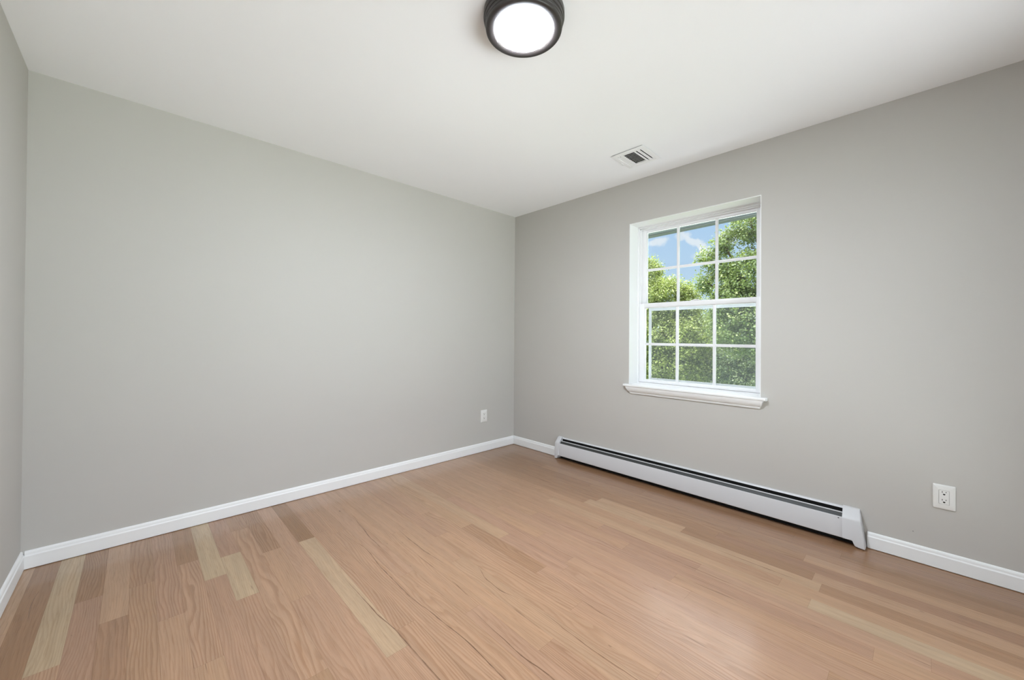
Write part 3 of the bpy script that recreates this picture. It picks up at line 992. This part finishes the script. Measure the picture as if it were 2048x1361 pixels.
# ------------------------------------------------------------------ baseboard heater
def heater():
    t = thing('baseboard_heater', 'long low white hot water baseboard heater under the window', 'heater', (1.72, 0, 0))
    xa, xb = 0.660, 2.735          # body span
    # back plate with rolled top lip
    bm = bmesh.new()
    pr = [(-0.0004, 0.024), (-0.0014, 0.024), (-0.0014, 0.186), (-0.0105, 0.1885), (-0.0155, 0.1868), (-0.0168, 0.1880), (-0.0115, 0.1945), (-0.0060, 0.1965), (-0.0004, 0.1965)]
    sweep(bm, pr, xa, xb, 'x')
    obj('back_plate', bm, 'heater_enamel', t)
    # black liner added behind the slots and gap, shade as colour
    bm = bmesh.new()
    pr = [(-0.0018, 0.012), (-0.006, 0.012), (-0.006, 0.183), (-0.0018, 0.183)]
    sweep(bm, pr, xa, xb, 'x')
    obj('liner', bm, 'heater_shade_black', t)
    # finned copper element: core and a long fin block, blackened as shade
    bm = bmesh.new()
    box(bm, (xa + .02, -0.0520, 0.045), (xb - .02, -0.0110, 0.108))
    obj('fin_element', bm, 'heater_shade_black', t)
    # damper: dark blade with a white lip in front of slot one
    bm = bmesh.new()
    pr = [(-0.0285, 0.1650), (-0.0535, 0.1375), (-0.0545, 0.1385), (-0.0295, 0.1660)]
    sweep(bm, pr, xa, xb, 'x')
    d = obj('damper', bm, 'heater_damper', t)
    bm = bmesh.new()
    pr = [(-0.0275, 0.1678), (-0.0300, 0.1645), (-0.0332, 0.1650), (-0.0340, 0.1682), (-0.0320, 0.1705), (-0.0290, 0.1705)]
    sweep(bm, pr, xa, xb, 'x')
    obj('damper_lip', bm, 'heater_enamel', d)['label'] = 'white rolled lip along the damper'
    # front panel, rolled at the top and bottom
    bm = bmesh.new()
    pr = [(-0.0500, 0.1460), (-0.0560, 0.1500), (-0.0590, 0.1490), (-0.0600, 0.1460), (-0.0625, 0.0420), (-0.0622, 0.0375), (-0.0600, 0.0350), (-0.0520, 0.0345), (-0.0520, 0.0360), (-0.0595, 0.0370),
          (-0.0608, 0.0420), (-0.0585, 0.1450), (-0.0565, 0.1475), (-0.0505, 0.1448)]
    sweep(bm, pr, xa, xb, 'x')
    p = obj('front_panel', bm, 'heater_enamel', t)
    auto_smooth(p, 30)
    # black strip added under the panel, stands for the shadow there
    bm = bmesh.new()
    box(bm, (xa, -0.0140, 0.0003), (xb + .060, -0.0060, 0.034))
    obj('gap_shade_strip', bm, 'heater_shade_black', t)
    bm = bmesh.new()
    n = 12
    c0 = [bm.verts.new((2.7015 + .004 * math.cos(2 * math.pi * k / n), -0.0602, 0.1415 + .0022 * math.sin(2 * math.pi * k / n))) for k in range(n)]
    c1 = [bm.verts.new((v.co.x, -0.0610, v.co.z)) for v in c0]
    for k in range(n):
        bm.faces.new((c0[k], c0[(k + 1) % n], c1[(k + 1) % n], c1[k]))
    bm.faces.new(c1); bm.faces.new(c0[::-1])
    obj('screw', bm, 'slot_dark', t)
    # end caps: profile (y,z) rings swept over x with taper; foot drops to the floor
    def cap(side):
        # outline sections at successive x: a list of x and profile scale
        bm = bmesh.new()
        if side > 0:
            X = [(2.7160, 2.7200), (2.7900, 2.8165)]
        else:
            X = [(0.6770, 0.6760), (0.6270, 0.6255)]
        # full profile (y, z): from wall top, over hood, down front, to foot, back to wall
        top = [(-0.0004, 0.2010), (-0.0110, 0.2010), (-0.0220, 0.1960), (-0.0330, 0.1850), (-0.0530, 0.1630), (-0.0615, 0.1535), (-0.0648, 0.1460), (-0.0678, 0.0400)]
        fin = X[0]; fout = X[1]
        def at(z, frac):
            zt = max(0.0, min(1.0, z / 0.2))
            xi = fin[1] + (fin[0] - fin[1]) * zt
            xo = fout[1] + (fout[0] - fout[1]) * zt
            return xi + (xo - xi) * frac
        # foot profile: inner portion ends at z=.034 (panel bottom), outer portion goes to z~.004
        fr = [0.0, 0.42, 0.46, 0.49, 0.53, 0.60, 0.90, 0.965, 1.0]
        zb = [0.036, 0.036, 0.034, 0.024, 0.012, 0.0075, 0.0045, 0.0050, 0.0080]
        if side < 0:
            fr = [0.0, 0.20, 0.24, 0.28, 0.34, 0.42, 0.88, 0.96, 1.0]
        inset = [0, 0, 0, 0, 0, 0, 0, 0.0020, 0.0075]
        secs = []
        for f_, z_, ins in zip(fr, zb, inset):
            sec = []
            for (y, z) in top:
                k = 1.0
                yy = y if y > -0.001 else y + ins * min(1.0, abs(y) / .02)
                zz = z - (ins * 0.6 if z > 0.19 else 0)
                sec.append(bm.verts.new((at(z, f_), yy, zz)))
            yb_ = -0.0680 + ins
            sec.append(bm.verts.new((at(z_, f_), yb_, z_ + .003)))
            sec.append(bm.verts.new((at(z_, f_), yb_ + .003, z_)))
            sec.append(bm.verts.new((at(z_, f_), -0.0004, z_)))
            secs.append(sec)
        n = len(secs[0])
        for a, b in zip(secs[:-1], secs[1:]):
            for k in range(n):
                bm.faces.new((a[k], a[(k + 1) % n], b[(k + 1) % n], b[k]))
        bm.faces.new(secs[0]); bm.faces.new(secs[-1][::-1])
        c = obj('end_cap', bm, 'heater_enamel', t)
        auto_smooth(c, 28)
    cap(1); cap(-1)
heater()

# ------------------------------------------------------------------ outside: eave over the window, ground, trees
bm = bmesh.new()
EV = 0.66
box(bm, (-1.5, WT + .001, 2.118), (5.2, EV, 2.135))
# soffit panel grooves
for k in range(3):
    yy = 0.30 + 0.11 * k
    box(bm, (-1.5, yy, 2.1145), (5.2, yy + .05, 2.119))
# roof deck above
for q in [((-1.5, WT + .001, 2.40), (5.2, EV + .02, 2.16))]:
    A = [bm.verts.new(p) for p in ((-1.5, WT + .001, 2.136), (-1.5, EV, 2.136), (-1.5, EV + .03, 2.20), (-1.5, WT + .001, 2.50))]
    B = [bm.verts.new(p) for p in ((5.2, WT + .001, 2.136), (5.2, EV, 2.136), (5.2, EV + .03, 2.20), (5.2, WT + .001, 2.50))]
    for k in range(4):
        bm.faces.new((A[k], A[(k + 1) % 4], B[(k + 1) % 4], B[k]))
    bm.faces.new(A[::-1]); bm.faces.new(B)
# gutter
box(bm, (-1.5, EV, 2.112), (5.2, EV + .10, 2.20), 0.01, 2, mi=1)
for v in bm.verts:
    v.co.z += 0.037 + (v.co.x - 1.6) * 0.0165
obj('trim_1', bm, ['soffit', 'gutter'], kind='structure')

bm = bmesh.new()
for (x0, x1, y0, y1, z, mi) in ((-60, 60, .6, 34, -3.2, 0), (-60, 60, 34, 42, -3.19, 1), (-60, 60, 42, 110, -3.2, 0), (-60, 60, -60, .6, -3.2, 0), (5.5, 16, -9, 7, -3.17, 2)):
    v = [bm.verts.new(p) for p in ((x0, y0, z), (x1, y0, z), (x1, y1, z), (x0, y1, z))]
    bm.faces.new(v).material_index = mi
obj('ground', bm, ['lawn', 'asphalt', 'bounce_ground'], kind='structure')

def tree(label, base, blobs, leafmat, seed, nclus, leaf, trunk_r=0.18, group=None, per=(16, 26), spread=0.15):
    rng = np.random.default_rng(seed)
    rnd = random.Random(seed)
    t = thing('leafy_tree', label, 'tree', base, group)
    vol = np.array([b[3] * b[4] * b[5] for b in blobs]) ** 0.67
    pick = rng.choice(len(blobs), size=nclus, p=vol / vol.sum())
    B = np.array(blobs)[pick]
    d = rng.normal(size=(nclus, 3)); d /= np.linalg.norm(d, axis=1)[:, None]
    rad = rng.uniform(0.45, 1.0, nclus) ** 0.45
    rad = rad * (1 + rng.normal(0, 0.05, nclus))
    ctr = B[:, :3] + d * rad[:, None] * B[:, 3:6]
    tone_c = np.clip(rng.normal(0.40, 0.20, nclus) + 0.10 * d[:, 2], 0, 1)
    k = rng.integers(per[0], per[1], nclus)
    idx = np.repeat(np.arange(nclus), k)
    n = len(idx)
    # twig direction outwards and up
    tw = d + np.array([0, 0, 0.35]); tw /= np.linalg.norm(tw, axis=1)[:, None]
    along = rng.uniform(-1, 1, n)
    pos = ctr[idx] + tw[idx] * along[:, None] * spread + rng.normal(0, spread * 0.38, (n, 3))
    nor = rng.normal(size=(n, 3)) * 0.75 + np.array([0, 0, 0.55]) + d[idx] * 0.45
    nor /= np.linalg.norm(nor, axis=1)[:, None]
    ax = rng.normal(size=(n, 3)); ax -= (ax * nor).sum(1)[:, None] * nor; ax /= np.linalg.norm(ax, axis=1)[:, None]
    bx = np.cross(nor, ax)
    s = leaf * rng.uniform(0.65, 1.25, n)[:, None]
    # maple-like leaf: 6 points, slightly folded
    shape = [(-0.55, 0.0, 0.0), (-0.15, 0.42, 0.06), (0.12, 0.50, 0.10), (0.60, 0.0, -0.04), (0.12, -0.50, 0.10), (-0.15, -0.42, 0.06)]
    V = np.empty((n, 6, 3))
    for q, (a, b, c) in enumerate(shape):
        V[:, q] = pos + (ax * a + bx * b + nor * c) * s
    me = bpy.data.meshes.new('foliage')
    me.vertices.add(n * 6)
    me.vertices.foreach_set('co', V.reshape(-1).astype(np.float32))
    fi = np.empty((n, 2, 4), dtype=np.int32)
    base_i = np.arange(n)[:, None] * 6
    fi[:, 0] = base_i + np.array([0, 3, 2, 1])
    fi[:, 1] = base_i + np.array([0, 5, 4, 3])
    me.loops.add(n * 8)
    me.loops.foreach_set('vertex_index', fi.reshape(-1))
    me.polygons.add(n * 2)
    me.polygons.foreach_set('loop_start', np.arange(n * 2, dtype=np.int32) * 4)
    me.update(calc_edges=True)
    tone = np.clip(tone_c[idx] + rng.normal(0, 0.16, n), 0, 1)
    at = me.attributes.new('tone', 'FLOAT', 'POINT')
    at.data.foreach_set('value', np.repeat(tone, 6).astype(np.float32))
    me.materials.append(MATS[leafmat])
    fo = bpy.data.objects.new('foliage', me)
    COL.objects.link(fo)
    fo.parent = t
    fo.matrix_parent_inverse = t.matrix_basis.inverted()
    # trunk and limbs to the blobs
    bm = bmesh.new()
    bx0 = Vector(base)
    mid = np.array(blobs)[:, :3].mean(0)
    fork = Vector((bx0.x * .6 + mid[0] * .4, bx0.y * .6 + mid[1] * .4, bx0.z + (min(b[2] for b in blobs) - bx0.z) * 0.75))
    tube(bm, [bx0 - Vector((0, 0, .1)), bx0 + (fork - bx0) * .5 + Vector((.06, .03, 0)), fork], [trunk_r * 1.25, trunk_r, trunk_r * .85], 10)
    for b in blobs:
        e = Vector(b[:3]) + Vector((0, 0, b[5] * .35))
        m1 = fork + (e - fork) * .45 + Vector((rnd.uniform(-.25, .25), rnd.uniform(-.25, .25), rnd.uniform(.0, .35)))
        tube(bm, [fork - Vector((0, 0, .08)), m1, e], [trunk_r * .55, trunk_r * .34, trunk_r * .10], 7)
        for _ in range(3):
            q = m1 + (e - m1) * rnd.uniform(.1, .7)
            dd = Vector((rnd.uniform(-1, 1) * b[3], rnd.uniform(-1, 1) * b[4], rnd.uniform(-.2, .8) * b[5])) * .75
            tube(bm, [q, q + dd * .5 + Vector((0, 0, .08)), q + dd], [trunk_r * .16, trunk_r * .10, trunk_r * .04], 5)
    obj('trunk', bm, 'bark', t, smooth=True)
    return t

# left tree, seen in the left panes
tree('yellow green tree seen through the left panes of the window', (-3.6, 11.6, -3.2),
     [(-4.40, 11.4, 3.25, .72, .8, 1.02), (-3.45, 11.2, 2.50, .78, .8, .88), (-2.72, 11.3, 2.15, .42, .5, .90), (-3.9, 11.1, 1.2, 1.3, 1.0, 1.0), (-2.6, 11.0, 1.05, .85, .8, .85),
      (-5.6, 11.8, 2.0, 1.3, 1.2, 1.3), (-3.3, 11.3, .1, 1.5, 1.1, .7)], 'leaf_yellowgreen', 3, 5200, 0.052)
# right tree, tall, fills the right panes and reaches above the window
tree('tall green tree filling the right panes of the window', (1.3, 9.9, -3.2),
     [(-1.27, 9.1, 3.47, .25, .28, .26), (-.84, 9.1, 3.80, .24, .28, .30), (-.22, 9.2, 4.28, .50, .5, .48), (-1.33, 9.1, 2.74, .24, .28, .24), (-.05, 9.2, 2.85, .80, .7, .68), (-.85, 9.2, 3.10, .28, .35, .30), (-.62, 9.1, 2.15, .52, .6, .55),
      (.9, 9.7, 5.0, 1.0, 1.0, 1.2), (1.6, 9.8, 3.2, 1.4, 1.1, 1.5), (.6, 9.4, 1.5, 1.3, 1.0, 1.0), (-.4, 9.3, 1.5, .9, .8, .8), (2.6, 10.2, 4.6, 1.3, 1.2, 1.4)], 'leaf_green', 8, 7600, 0.048)
# darker trees behind and below
tree('dark tree lower down in the middle panes between the two nearer trees', (-2.6, 14.4, -3.2),
     [(-3.4, 14.2, .9, 1.5, 1.2, 1.3), (-1.9, 14.0, 1.3, 1.3, 1.1, 1.3), (-.7, 13.8, .8, 1.3, 1.1, 1.3), (-2.4, 13.9, -.5, 2.0, 1.3, 1.0), (-4.6, 14.5, .2, 1.4, 1.2, 1.3)], 'leaf_dark', 21, 4600, 0.066)
tree('dark green tree low in the bottom right panes', (.2, 11.6, -3.2),
     [(.1, 11.4, .55, 1.2, 1.0, .95), (-1.0, 11.6, .2, .9, .9, .8), (1.2, 11.6, .6, 1.3, 1.0, 1.0), (-.3, 11.3, -.5, 1.2, .9, .7)], 'leaf_dark', 34, 4000, 0.050)
